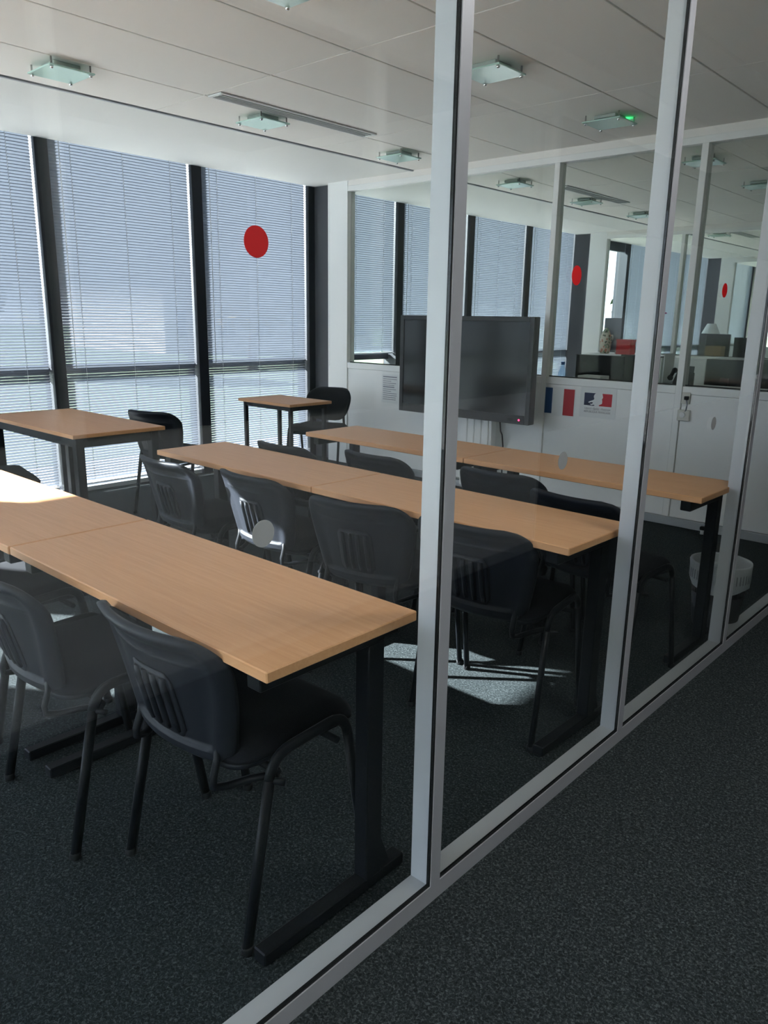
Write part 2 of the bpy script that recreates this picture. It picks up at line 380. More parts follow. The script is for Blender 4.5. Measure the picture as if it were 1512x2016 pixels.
PITCH_S = 0.0215; SW = 0.025; TILT = math.radians(57)
def slat_mesh(h, z0, z1):
    mb = MB(); z = z1; n = 3
    while z > z0:
        vs = []
        for k in range(n + 1):
            a = (k / n - 0.5) * SW; arch = 0.0022 * (1 - (2 * k / n - 1) ** 2)
            x = a * math.cos(TILT) - arch * math.sin(TILT); dz = a * math.sin(TILT) + arch * math.cos(TILT)
            vs += [(x, -h, z + dz), (x, h, z + dz)]
        mb.add(vs, [(2 * k, 2 * k + 1, 2 * k + 3, 2 * k + 2) for k in range(n)], True)
        z -= PITCH_S
    me = bpy.data.meshes.new('slats'); me.from_pydata(mb.v, [], mb.f); me.polygons.foreach_set('use_smooth', mb.sm); me.materials.append(M['slat']); return me
slat_cache = {}
def blind(i, bottom, label):
    y0, y1 = MY[i] + 0.05, MY[i + 1] - 0.05; h = (y1 - y0) / 2 - 0.012
    xb = XF - 0.055
    t = thing('venetian_blind', label, 'blind', (xb, (y0 + y1) / 2, bottom), 0, 'venetian blinds along the window facade')
    top = CEIL + 0.105
    bx(-0.02, 0.02, -h, h, top - bottom, CEIL + 0.145 - bottom, bev=0.002).build('head_rail', 'rail', t)
    zb = 0.02
    key = (round(bottom, 3), round(h, 3))
    if key not in slat_cache: slat_cache[key] = slat_mesh(h, zb + 0.012, top - bottom - 0.012)
    s = bpy.data.objects.new('slats', slat_cache[key]); C.objects.link(s); s.parent = t; s['kind'] = 'stuff'
    bx(-0.014, 0.014, -h, h, 0.0, 0.014, bev=0.003).build('bottom_rail', 'rail', t)
    for yy in (-h + 0.17, 0.0, h - 0.17):
        m = MB()
        for xx in (-0.0135, 0.0135): m.box(xx - 0.0008, xx + 0.0008, yy - 0.0012, yy + 0.0012, 0.0, top - bottom)
        m.build('ladder_cord', 'cord', t)
    MB().tube([(0.03, -h + 0.08, top - bottom), (0.032, -h + 0.08, (top - bottom) * 0.35)], 0.003, 6).build('tilt_wand', 'cord', t)
    return t
def raised_blind(i, label, zb=2.48):
    y0, y1 = MY[i] + 0.05, MY[i + 1] - 0.05; h = (y1 - y0) / 2 - 0.012; H = CEIL + 0.145 - zb
    t = thing('venetian_blind', label, 'blind', (XF - 0.055, (y0 + y1) / 2, zb), 0, 'venetian blinds along the window facade')
    bx(-0.02, 0.02, -h, h, H - 0.04, H, bev=0.002).build('head_rail', 'rail', t)
    m = MB(); n = int((H - 0.05) / 0.0036)
    for k in range(n): m.box(-0.0125, 0.0125, -h, h, 0.012 + k * 0.0036, 0.0138 + k * 0.0036)
    s = m.build('slats', 'slat', t); s['kind'] = 'stuff'
    bx(-0.014, 0.014, -h, h, 0.0, 0.011, bev=0.003).build('bottom_rail', 'rail', t)
BL = {0: (1.45, 'half-lowered venetian blind, in the front corner'),
      1: (1.50, 'half-lowered venetian blind, second from the front corner'), 2: ('r', 'raised venetian blind bunched under the ceiling, third from the front corner'),
      3: ('c', 'lowered pale venetian blind beside the raised one'), 4: ('c', 'pale venetian blind cut by the left edge, behind the left table'),
      5: ('c', 'widest pale venetian blind, left of the red dot, between two dark posts'), 6: ('c', 'pale venetian blind behind the red dot and the small table'),
      7: (1.02, 'grey venetian blind just past the white pier, ending at the dark rail'), 8: ('c', 'grey venetian blind in the next office, above the television left edge'),
      9: ('c', 'grey venetian blind in the next office, above the television right edge'), 10: ('c', 'grey venetian blind in the next office behind the water bottle'),
      11: ('r', 'raised venetian blind leaving bare sky, in the second office'), 12: ('c', 'venetian blind after the open window in the second office'),
      13: ('c', 'third venetian blind of the second office'), 14: ('c', 'last venetian blind of the second office, by the far white pier'),
      15: ('c', 'first venetian blind of the farthest office'), 16: ('c', 'second venetian blind of the farthest office'), 17: ('c', 'last venetian blind of the farthest office')}
for i, (md, lb) in BL.items():
    if md == 'r': raised_blind(i, lb)
    else: blind(i, 0.05 if md == 'c' else md, lb)

# ------------------------------------------------------------------ cross walls (white panels below, glass above)
POSTX = [-4.34, -3.26, -2.17, -1.10, -0.10]
def cross_wall(name, y, label):
    w = struct(name, (0, y, 0), label, 'partition')
    bx(-4.60, -4.34, 0.0, 0.10, 0, CEIL).build('pier', 'white', w)
    bx(XF - 0.01, -4.60, 0.07, 0.10, 0, CEIL).build('closure_panel', 'dark_panel', w)
    for k in range(4):
        a, b = POSTX[k] + (0.024 if k else 0.0), POSTX[k + 1] - 0.024
        bx(a + 0.002, b - 0.002, 0.012, 0.08, 0.06, 0.93, bev=0.002).build('lower_panel', 'white', w)
        bx(a, b, 0.004, 0.09, 0.932, 0.984, bev=0.002).build('sill_rail', 'white', w)
        bx(a, b, 0.046, 0.054, 0.984, 2.525).build('glass_pane', 'back_glass', w)
        bx(a, b, 0.043, 0.057, 0.984, 0.992).build('glazing_bead', 'gasket', w)
    for k in range(1, 5):
        bx(POSTX[k] - 0.022, POSTX[k] + 0.022, 0.0, 0.094, 0.06, 2.525, bev=0.002).build('post', 'white', w)
    bx(POSTX[4] + 0.022, -0.066, 0.0, 0.094, 0.0, 2.525).build('end_panel', 'white', w)
    bx(-4.34, -0.066, 0.0, 0.094, 2.525, 2.57, bev=0.002).build('transom', 'white', w)
    bx(-4.34, -0.066, 0.004, 0.090, 2.5705, CEIL).build('head_panel', 'tile', w)
    bx(-4.34, POSTX[4] + 0.02, -0.008, 0.02, 0, 0.058, bev=0.002).build('skirting', 'skirting', w)
    return w
cross_wall('wall_back', CROSS[0], 'half-glazed white partition behind the television')
cross_wall('wall_back_second', CROSS[1], 'half-glazed white partition at the end of the next office')
cross_wall('wall_back_third', CROSS[2], 'farthest half-glazed white partition')

# ------------------------------------------------------------------ tables
def c_table(label, xr, yn, L, D, rz, group=None):
    """Long table on two black C-shaped legs; origin on the floor below the near right corner."""
    t = thing('training_table', label, 'table', (xr, yn, 0), rz, group)
    top = bx(-L, 0, 0, D, 0.716, 0.741, bev=0.0025).build('table_top', 'wood', t)
    for x in (-0.068, -L + 0.068):
        g = MB(); px = 0.02
        g.box(x - 0.022, x + 0.022, 0.02, D - 0.06, 0.672, 0.7155, bev=0.003).build('top_bracket', 'metal_black', t)
        bx(x - 0.022, x + 0.022, D - 0.115, D - 0.060, 0.035, 0.674, bev=0.003).build('leg', 'metal_black', t)
        f = bx(x - 0.020, x + 0.020, 0.015, D + 0.03, 0.004, 0.038, bev=0.003).build('foot', 'metal_black', t)
        MB().prism([(D - 0.062, 0.036), (D - 0.062, 0.12), (D - 0.05, 0.12), (D - 0.018, 0.036)], 'x', x - 0.012, x + 0.012).build('gusset', 'metal_black', t)
        for yy in (0.05, D - 0.01): MB().lathe([(0.012, 0), (0.012, 0.006)], 10, (x, yy, 0)).build('foot_pad', 'gasket', f)
    bx(-L + 0.09, -0.09, D - 0.10, D - 0.075, 0.655, 0.7155, bev=0.002).build('apron_rail', 'metal_black', t)
    return t
c_table('beech table nearest the camera, its right corner close to the glass', -0.0915, -0.773, 1.174, 0.4526, 0.002)
c_table('sunlit beech table at the left edge, joining the nearest table', -0.0915 - 1.180, -0.778, 1.174, 0.4526, 0.002)
c_table('beech table of the middle row ending by the second silver post', -0.090, 0.392, 1.176, 0.418, -0.018)
c_table('left beech table of the middle row, with two chair backs before it', -0.090 - 1.180, 0.392 + 0.021, 1.176, 0.418, -0.018)
c_table('beech table of the far row reaching towards the waste bin', -0.062, 1.385, 1.174, 0.432, -0.013)
c_table('left beech table of the far row, below the television', -0.062 - 1.179, 1.385 + 0.015, 1.174, 0.432, -0.013)
def leg_table(label, x0, x1, y0, y1, rz=0.0, leg=0.045, apron=0.055):
    cx, cyy = (x0 + x1) / 2, (y0 + y1) / 2; a, b = (x1 - x0) / 2, (y1 - y0) / 2
    t = thing('four_legged_table', label, 'table', (cx, cyy, 0), rz)
    bx(-a, a, -b, b, 0.718, 0.741, bev=0.0025).build('table_top', 'wood', t)
    i = 0.03
    for sx in (-1, 1):
        for sy in (-1, 1):
            xx, yy = sx * (a - i - leg / 2), sy * (b - i - leg / 2)
            bx(xx - leg / 2, xx + leg / 2, yy - leg / 2, yy + leg / 2, 0, 0.7175, bev=0.003).build('leg', 'metal_black', t)
    for sy in (-1, 1):
        yy = sy * (b - i - leg / 2); bx(-a + i + leg, a - i - leg, yy - 0.012, yy + 0.012, 0.7175 - apron, 0.7175).build('apron', 'metal_black', t)
    for sx in (-1, 1):
        xx = sx * (a - i - leg / 2); bx(xx - 0.012, xx + 0.012, -b + i + leg, b - i - leg, 0.7175 - apron, 0.7175).build('apron', 'metal_black', t)
    return t
leg_table('brown-topped black-legged table by the windows at the left', -4.40, -3.165, 0.345, 0.935, 0.0, 0.05, 0.06)
leg_table('small square-legged beech side table before the corner window', -4.225, -3.57, 2.29, 2.74, 0.0, 0.03, 0.035)

# ------------------------------------------------------------------ chairs
def rrect_rows(n, length, r0, r1):
    """sample positions along a rounded rectangle's length, denser in the corners"""
    ds = []
    for k in range(5): ds.append(r0 * (1 - math.cos(math.pi / 2 * k / 4)))
    for k in range(1, n): ds.append(r0 + (length - r0 - r1) * k / n)
    for k in range(5): ds.append(length - r1 + r1 * math.sin(math.pi / 2 * k / 4))
    return ds
def inset(d, length, r0, r1):
    if d < r0: return r0 - math.sqrt(max(0, r0 * r0 - (r0 - d) ** 2))
    if d > length - r1: return r1 - math.sqrt(max(0, r1 * r1 - (d - length + r1) ** 2))
    return 0.0
def slab(rows, nu, front, back):
    """closed skin between two height fields; rows = [(param, half width)]"""
    mb = MB(); F = []; B = []
    us = [math.sin(math.pi / 2 * (2 * i / nu - 1)) * 0.45 + (2 * i / nu - 1) * 0.55 for i in range(nu + 1)]
    for d, hw in rows:
        F.append([front(u * hw, d) for u in us]); B.append([back(u * hw, d) for u in us])
    nr = len(rows); m = nu + 1
    vs = [p for r in F for p in r] + [p for r in B for p in r]; o = nr * m; fs = []
    for j in range(nr - 1):
        for i in range(nu):
            a = j * m + i; fs.append((a, a + 1, a + m + 1, a + m)); fs.append((o + a, o + a + m, o + a + m + 1, o + a + 1))
    for j in range(nr - 1):
        for i in (0, nu):
            a = j * m + i; fs.append((a, a + m, o + a + m, o + a))
    for i in range(nu):
        for j in (0, nr - 1):
            a = j * m + i; fs.append((a, a + 1, o + a + 1, o + a))
    return mb.add(vs, fs, True)
def ss(a, b, t):
    t = max(0, min(1, (t - a) / (b - a))); return t * t * (3 - 2 * t)
BH = 0.345; R0, R1 = 0.055, 0.085; BACK_Z, BACK_H = 0.428, 0.338
def bhw(d): return 0.168 + 0.060 * ss(-0.10, 0.28, d)
def bcen(d):
    v = d / BH
    return -0.198 - 0.070 * v - 0.018 * v * v, BACK_Z + BACK_H * v
def bpos(x, d, off):
    y, z = bcen(d)
    y += 0.060 * (x / 0.228) ** 2
    n = Vector((0, -1, 0.30)).normalized() * off
    # the upper rim rolls back a little
    return (x, y + n.y - 0.012 * max(0, d / BH - 0.8) / 0.2, z + n.z)
def edge(x, d):
    return max(0.0, min(bhw(d) - inset(d, BH, R0, R1) - abs(x), d, BH - d))
def back_off(x, d):
    e = edge(x, d)
    return 0.010 + 0.018 * ss(0, 0.014, e) - 0.014 * ss(0.034, 0.048, e) + (0.004 * math.exp(-((d - BH + 0.082) / 0.007) ** 2) if e > 0.05 else 0.0)
def grille(t):
    plate = slab([(0.050 + 0.175 * k / 8, 0.074 - inset(0.175 * k / 8, 0.175, 0.015, 0.015)) for k in range(9)], 8,
                 lambda x, d: bpos(x, d, 0.0125), lambda x, d: bpos(x, d, 0.0185)).build('grille', 'plastic', t)
    for k in range(4):
        xc = -0.0495 + 0.033 * k
        MB().tube([bpos(xc, 0.064 + 0.147 * j / 6, 0.0215 if 0 < j < 6 else 0.0165) for j in range(7)], 0.0085, 8).build('rib', 'plastic', plate)
def make_chair(rounded=False):
    t = empty('visitor_chair')
    rows = [(d, bhw(d) - inset(d, BH, R0, R1)) for d in rrect_rows(9, BH, R0, R1)]
    # denser rows near the rim
    ds = sorted(set([r[0] for r in rows] + [0.014, 0.032, 0.042, 0.05, BH - 0.014, BH - 0.032, BH - 0.042, BH - 0.05, BH - 0.073, BH - 0.0775, BH - 0.082, BH - 0.0865, BH - 0.091]))
    rows = [(d, bhw(d) - inset(d, BH, R0, R1)) for d in ds]
    sh = slab(rows, 22, lambda x, d: bpos(x, d, -0.001), lambda x, d: bpos(x, d, back_off(x, d))).build('backrest_shell', 'plastic', t)
    # upholstered pad on the sitter's side
    prow = [(d + 0.016, max(0.05, (bhw(d + 0.016) - 0.016 - inset(d, BH - 0.032, 0.045, 0.07)))) for d in rrect_rows(7, BH - 0.032, 0.045, 0.07)]
    slab(prow, 14, lambda x, d: bpos(x, d, -0.002), lambda x, d: bpos(x, d, -0.006 - 0.022 * ss(0, 0.04, edge(x, d) - 0.016))).build('back_pad', 'fabric', t)
    # ribbed grille low on the back of the shell
    if not rounded:
        grille(t)
    # seat
    SL = 0.380; y0 = -0.190
    def shw(d): return 0.212 + 0.016 * d / SL
    def sed(x, d): return max(0.0, min(shw(d) - inset(d, SL, 0.06, 0.06) - abs(x), d, SL - d))
    srow = [(d, shw(d) - inset(d, SL, 0.06, 0.06)) for d in sorted(set(rrect_rows(7, SL, 0.06, 0.06) + [0.012, 0.03, SL - 0.012, SL - 0.03]))]
    def zt(x, d): return 0.457 + 0.030 * ss(0, 0.03, sed(x, d)) - 0.010 * math.exp(-((x / 0.12) ** 2 + ((d - 0.18) / 0.11) ** 2)) - 0.012 * ss(0.30, SL, d)
    slab(srow, 16, lambda x, d: (x, y0 + d, zt(x, d)), lambda x, d: (x, y0 + d, 0.445 - 0.012 * ss(0.30, SL, d))).build('seat_cushion', 'fabric', t)
    s2 = [(d, max(0.03, h - 0.008)) for d, h in srow]
    slab(s2, 12, lambda x, d: (x, y0 + d, 0.4445 - 0.012 * ss(0.30, SL, d)), lambda x, d: (x, y0 + d, 0.430 - 0.012 * ss(0.30, SL, d) - 0.012 * ss(0, 0.06, sed(x, d)))).build('seat_shell', 'plastic', t)
    for s in (-1, 1):
        c1 = Vector((s * 0.238, -0.112, 0.458)); c2 = Vector((s * 0.238, 0.118, 0.470))
        fr = Vector((s * 0.246, -0.205, 0.0)); ff = Vector((s * 0.246, 0.192, 0.0))
        d1 = (fr - c1).normalized(); d2 = (ff - c2).normalized(); dm = (c2 - c1).normalized(); k_ = 0.055
        a, b = c1 + d1 * k_, c2 + d2 * k_
        up = (0, 1, 0)
        l1 = MB().tube([fr + Vector((0, 0, 0.008)), a], 0.0145, 10, 0.7, up=up).build('leg', 'metal_black', t)
        cap = [(0.012, 0), (0.0148, 0.003), (0.0152, 0.018), (0.0135, 0.02)]
        MB().lathe(cap, 10, fr).build('foot_cap', 'gasket', l1)
        l2 = MB().tube([b, ff + Vector((0, 0, 0.008))], 0.0145, 10, 0.7, up=up).build('leg', 'metal_black', t)
        MB().lathe(cap, 10, ff).build('foot_cap', 'gasket', l2)
        pts = []
        for k in range(7):
            q = k / 6; pts.append(a * (1 - q) ** 2 + c1 * 2 * q * (1 - q) + (c1 + dm * k_) * q * q)
        for k in range(7):
            q = k / 6; pts.append((c2 - dm * k_) * (1 - q) ** 2 + c2 * 2 * q * (1 - q) + b * q * q)
        MB().tube(pts, 0.0145, 10, 0.7, up=up).build('side_rail', 'metal_black', t)
        # flat bar carrying the backrest, curling under the seat
        MB().tube([(s * 0.236, -0.095, 0.405), (s * 0.19, -0.135, 0.392), (s * 0.165, -0.185, 0.386), (s * 0.158, -0.214, 0.394), (s * 0.156, -0.214, 0.415), (s * 0.154, -0.200, 0.455), (s * 0.152, -0.196, 0.50)] + ([(s * 0.145, -0.205, 0.56), (s * 0.13, -0.215, 0.62)] if rounded else []), 0.0085, 8, 1.3).build('back_support', 'metal_black', t)
        MB().tube([(s * 0.240, -0.118, 0.402), (s * 0.266, -0.100, 0.398)], 0.008, 8).build('stacking_stub', 'metal_black', t)
    for yy, zz in ((-0.095, 0.409), (0.095, 0.407)):
        MB().tube([(-0.236, yy, zz), (0.236, yy, zz)], 0.009, 8).build('cross_bar', 'metal_black', t)
    return t
R = math.radians
chair_spots = [
    ((-0.455, -0.555), 1.0, 'black visitor chair nearest the camera, tucked at the front table beside the glass'),
    ((-1.02, -0.655), -3.5, 'black visitor chair second from the glass at the front table'),
    ((-1.76, -0.580), 0.0, 'black visitor chair with a sunlit seat at the left edge of the front row'),
    ((-2.088, 0.510), -2.0, 'black chair at the left end of the middle row, seen turned sideways'),
    ((-1.556, 0.585), -1.0, 'black chair of the middle row with sun on its ribbed plastic back'),
    ((-0.968, 0.555), 12.0, 'black chair of the middle row just left of the thick silver post'),
    ((-0.455, 0.605), 5.0, 'black chair of the middle row just right of the thick silver post'),
    ((-2.065, 1.195), 0.0, 'black chair back peeking over the left middle table, nearest the windows'),
    ((-1.535, 1.330), -2.0, 'black chair back over the middle tables, directly below the television left part'),
    ((-0.875, 1.415), 1.0, 'black chair back behind the middle row, right of the thick silver post'),
    ((-0.372, 1.225), -6.0, 'black chair of the far row nearest the waste bin'),
    ((-3.80, 1.42), 16.0, 'black chair beyond the window table, its ribbed back to us'),
    ((-3.985, 2.985), 203.0, 'black chair with a rounded back facing us behind the small side table'),
    ((-3.70, 0.13), -10.0, 'black chair mostly cut off at the left edge, before the window table'),
]
proto = make_chair()
for i, ((x, y), a, lb) in enumerate(chair_spots):
    if 'rounded back' in lb:
        BH = 0.290; R0, R1 = 0.105, 0.125; BACK_Z, BACK_H = 0.500, 0.285
        o = make_chair(True)
        BH = 0.345; R0, R1 = 0.055, 0.085; BACK_Z, BACK_H = 0.428, 0.338
    else: o = proto if i == 0 else copy_tree(proto)
    o.location = (x, y, 0); o.rotation_euler = (0, 0, R(a)); tag(o, lb, 'chair', 'black visitor chairs')

# ------------------------------------------------------------------ television on its stand
tv = thing('television', 'large flat black display with thick bezel on a stand at the back wall', 'television', (-2.74, 3.40, 0.635))
bx(-0.652, 0.652, -0.02, 0.05, 0, 0.797, bev=0.006).build('casing', 'bezel', tv)
bx(-0.612, 0.612, -0.0235, -0.0195, 0.066, 0.760).build('screen', 'screen', tv)
for a in ((-0.652, -0.612, 0.0, 0.797), (0.612, 0.652, 0.0, 0.797), (-0.612, 0.612, 0.760, 0.797), (-0.612, 0.612, 0.0, 0.066)):
    bx(a[0], a[1], -0.03, -0.019, a[2], a[3], bev=0.003).build('bezel', 'bezel', tv)
MB().tube([(0.565, -0.033, 0.033), (0.565, -0.029, 0.033)], 0.007, 10).build('power_light', 'led_red', tv)
bx(0.46, 0.51, -0.032, -0.029, 0.022, 0.042).build('port_cover', 'gasket', tv)
bx(-0.2, 0.2, 0.05, 0.085, 0.2, 0.6).build('rear_hump', 'bezel', tv)
st = thing('television_stand', 'pale ribbed lifting column carrying the television', 'stand', (-2.66, 3.535, 0))
bx(-0.15, 0.15, -0.035, 0.035, 0.05, 1.0, bev=0.003).build('column', 'white', st)
for k in range(4):
    x = -0.105 + 0.07 * k
    bx(x - 0.022, x + 0.022, -0.052, -0.034, 0.06, 0.62, bev=0.004).build('rib', 'white', st)
bx(-0.2, 0.2, -0.048, -0.036, 0.85, 1.23).build('mount_plate', 'metal_black', st)
for s in (-1, 1):
    bx(s * 0.3 - 0.03, s * 0.3 + 0.03, -0.45, 0.08, 0.03, 0.07, bev=0.004).build('foot', 'alu', st)
    MB().lathe([(0.02, 0), (0.025, 0.005), (0.025, 0.025), (0.02, 0.03)], 10, (s * 0.3, -0.40, 0)).build('castor', 'gasket', st)
    MB().lathe([(0.02, 0), (0.025, 0.005), (0.025, 0.025), (0.02, 0.03)], 10, (s * 0.3, 0.05, 0)).build('castor', 'gasket', st)
bx(-0.3, 0.3, -0.03, 0.03, 0.03, 0.07, bev=0.004).build('base_bar', 'alu', st)
cab = MB().tube([(-2.42, 3.47, 0.66), (-2.42, 3.49, 0.60), (-2.44, 3.53, 0.54), (-2.47, 3.60, 0.50), (-2.49, 3.65, 0.40), (-2.49, 3.655, 0.20), (-2.48, 3.655, 0.012)], 0.006, 8).build('power_cable', 'gasket')
tag(cab, 'black cable looping out below the television', 'cable')

# ------------------------------------------------------------------ things on the back wall
def flat(parent, name, mat, x0, x1, z0, z1, d): return bx(x0, x1, -d - 0.0004, -d, z0, z1).build(name, mat, parent)
YW = CROSS[0] + 0.012
nt_ = thing('notice_sheet', 'printed paper notice with lines of text left of the television', 'paper', (-3.787, YW, 0.640))
bx(-0.100, 0.100, -0.0015, 0, 0, 0.262).build('sheet', 'paper', nt_)
random.seed(3)
for k in range(12):
    z = 0.235 - 0.0185 * k; w = random.choice((0.07, 0.085, 0.05, 0.08))
    flat(nt_, 'text_line', 'ink', -0.085, -0.085 + w * 2, z, z + (0.009 if k in (0, 5) else 0.005), 0.0015)
fl = thing('flag_poster', 'printed sheet of blue, white and red stripes under the back window', 'poster', (-2.033, YW, 0.692), R(-0.0))
bx(-0.147, 0.147, -0.0015, 0, -0.004, 0.218).build('sheet', 'paper', fl)
flat(fl, 'blue_stripe', 'flag_blue', -0.140, -0.052, 0.012, 0.210, 0.0015)
flat(fl, 'red_stripe', 'flag_red', 0.046, 0.138, 0.006, 0.208, 0.0015)
lg = thing('emblem_poster', 'printed sheet with blue and red profile emblem and lettering', 'poster', (-1.700, YW, 0.712))
bx(-0.146, 0.146, -0.0015, 0, -0.008, 0.222).build('sheet', 'paper', lg)
def poly(parent, name, mat, pts, d=0.0015): return MB().prism(pts, 'y', -d - 0.0005, -d).build(name, mat, parent)
poly(lg, 'blue_field', 'navy', [(-0.112, 0.082), (-0.112, 0.175), (-0.022, 0.175), (-0.034, 0.160), (-0.036, 0.146), (-0.030, 0.136), (-0.034, 0.126), (-0.052, 0.118), (-0.068, 0.112), (-0.078, 0.104), (-0.070, 0.100), (-0.050, 0.108), (-0.038, 0.104), (-0.048, 0.094), (-0.064, 0.094), (-0.052, 0.084), (-0.030, 0.090), (-0.024, 0.083), (-0.034, 0.080)])
poly(lg, 'hair_curl', 'navy', [(-0.066, 0.103), (-0.056, 0.106), (-0.046, 0.101), (-0.056, 0.098)])
poly(lg, 'red_field', 'flag_red2', [(0.112, 0.082), (0.112, 0.175), (0.032, 0.175), (0.036, 0.160), (0.040, 0.150), (0.036, 0.140), (0.030, 0.130), (0.036, 0.124), (0.034, 0.116), (0.036, 0.108), (0.034, 0.100), (0.022, 0.094), (0.010, 0.088), (0.012, 0.082)])
flat(lg, 'rule', 'ink_dark', -0.095, 0.095, 0.0475, 0.0487, 0.0015)
def text(parent, s, size, x, z, mat, d=0.0017, shear=0.0):
    cu = bpy.data.curves.new('lettering', 'FONT'); cu.body = s; cu.size = size; cu.align_x = 'CENTER'; cu.extrude = 0.0002; cu.shear = shear; cu.resolution_u = 3
    to = bpy.data.objects.new('lettering_src', cu); C.objects.link(to)
    dg = bpy.context.evaluated_depsgraph_get(); dg.update()
    me = bpy.data.meshes.new_from_object(to.evaluated_get(dg)); bpy.data.objects.remove(to)
    me.materials.clear(); me.materials.append(M[mat])
    q = bpy.data.objects.new('lettering', me); C.objects.link(q); q.parent = parent; q.location = (x, -d, z); q.rotation_euler = (R(90), 0, 0)
    return q
text(lg, 'Libert\u00e9 \u2022 \u00c9galit\u00e9 \u2022 Fraternit\u00e9', 0.0185, 0.0, 0.054, 'ink_dark', shear=0.25)
text(lg, 'R\u00c9PUBLIQUE FRAN\u00c7AISE', 0.0195, 0.0, 0.029, 'ink_dark')
so_ = thing('wall_socket', 'small white wall socket with black plug on the back partition', 'socket', (-1.045, YW, 0.865))
bx(-0.030, 0.030, -0.012, 0, 0, 0.08, bev=0.003).build('plate', 'beige', so_)
bx(-0.005, 0.022, -0.035, -0.012, 0.03, 0.055, bev=0.003).build('plug', 'gasket', so_)
MB().tube([(0.012, -0.03, 0.03), (0.022, -0.035, 0.0), (0.015, -0.028, -0.04), (0.004, -0.022, -0.055)], 0.0045, 6).build('lead', 'ink', so_)
th = thing('thermostat', 'square cream thermostat dial below the wall socket', 'thermostat', (-1.045, YW, 0.750))
bx(-0.042, 0.042, -0.028, 0, 0, 0.075, bev=0.004).build('box', 'beige', th)
MB().tube([(-0.004, -0.028, 0.042), (-0.004, -0.040, 0.042)], 0.018, 16).build('dial', 'paper', th)

bead = MB()
for k in range(75):
    z = 0.95 + 0.021 * k; bead.lathe([(0.001, -0.0045), (0.004, 0.0), (0.001, 0.0045)], 6, (0, 0, z))
bead.box(-0.0006, 0.0006, -0.0006, 0.0006, 0.95, 2.61)
o = bead.build('bead_chain', 'paper'); o.location = (-4.572, CROSS[0] - 0.008, 0); tag(o, 'white bead chain hanging down the white pier in the corner', 'chain')

# ------------------------------------------------------------------ safety dots on the corridor glass
for (y, z, mat, lb) in ((-0.843, 1.518, 'red', 'red dot on the glass before the blinds, largest of three'), (0.155, 1.517, 'red', 'red dot on the glass right of the television'),
                        (1.190, 1.518, 'red', 'smallest red dot on the glass, at the far right'),
                        (-0.843, 1.052, 'grey_dot', 'grey dot on the glass before a sunlit chair back'), (0.155, 1.052, 'grey_dot', 'grey dot on the glass before the far row table'),
                        (1.240, 1.054, 'grey_dot', 'grey dot on the glass below the thermostat')):
    d = MB().tube([(-0.0002, 0, 0), (0.0006, 0, 0)], 0.0236, 40).build('glass_marker', mat); d.location = (-0.0034, y, z)
    tag(d, lb, 'sticker', 'round safety stickers on the corridor glass')

# ------------------------------------------------------------------ ceiling fittings
def make_lamp():
    t = empty('ceiling_lamp')
    bx(-0.07, 0.07, -0.07, 0.07, -0.020, 0.0, bev=0.003).build('housing', 'lamp_body', t)
    bx(-0.125, 0.125, -0.118, 0.118, -0.042, -0.034, bev=0.002).build('glass_plate', 'frost', t)
    for sx in (-1, 1):
        for sy in (-1, 1):
            MB().lathe([(0.006, -0.054), (0.009, -0.050), (0.009, -0.042), (0.005, -0.041), (0.005, 0.0)], 10, (sx * 0.108, sy * 0.101, 0)).build('stud', 'chrome', t)
    return t
lp = make_lamp(); first = True
lamps = [(-3.15, 0.44, 'square glass ceiling lamp at the upper left, near the blinds'), (-3.15, 1.74, 'square glass ceiling lamp beside the slotted vent'),
         (-3.18, 3.07, 'square glass ceiling lamp nearest the white pier'), (-1.48, 0.50, 'square glass ceiling lamp cut by the top edge'),
         (-1.465, 1.81, 'square glass ceiling lamp right of the thick silver post'), (-1.465, 3.07, 'square glass ceiling lamp with a green light'),
         (-3.15, 4.62, 'glass ceiling lamp just behind the back window'), (-3.15, 5.95, 'second glass ceiling lamp in the next office'),
         (-3.15, 7.25, 'third glass ceiling lamp in the next office'), (-1.465, 4.62, 'glass ceiling lamp in the next office, seen past the second post'),
         (-1.465, 5.95, 'glass ceiling lamp in the next office at the right edge'), (-1.465, 7.25, 'far glass ceiling lamp with a green light'),
         (-3.15, 9.75, 'first glass ceiling lamp of the farthest office'), (-1.465, 9.75, 'glass ceiling lamp of the farthest office, on the right')]
for x, y, lb in lamps:
    o = lp if first else copy_tree(lp); first = False
    o.location = (x, y, CEIL); tag(o, lb, 'lamp', 'square glass ceiling lamps')
    if 'green' in lb:
        MB().lathe([(0.004, -0.014), (0.012, -0.010), (0.012, 0.0)], 10, (0.07, 0.104, -0.012)).build('green_light', 'led_green', o)
def vent(x, y0, y1, lb):
    t = thing('ceiling_vent', lb, 'vent', (x, y0, CEIL), 0, 'slot vents in the ceiling'); L = y1 - y0; h = 0.062
    bx(-h, h, 0, L, -0.002, 0.0, ).build('backing', 'gasket', t)
    for a in ((-h, -h + 0.014, 0, L), (h - 0.014, h, 0, L), (-h + 0.014, h - 0.014, 0, 0.02), (-h + 0.014, h - 0.014, L - 0.02, L)):
        bx(*a, -0.010, -0.001, bev=0.001).build('frame', 'paper', t)
    for k in range(3):
        xx = -0.030 + 0.026 * k
        MB().prism([(xx - 0.001, -0.002), (xx - 0.002, -0.010), (xx + 0.004, -0.010), (xx + 0.003, -0.005)], 'y', 0.02, L - 0.02).build('blade', 'paper', t)
vent(-2.955, 1.235, 2.515, 'long slotted air vent in the ceiling near the blinds')
vent(-2.955, 5.10, 6.40, 'slotted air vent in the next office ceiling')
vent(-2.955, 9.30, 10.6, 'slotted air vent in the farthest office ceiling')

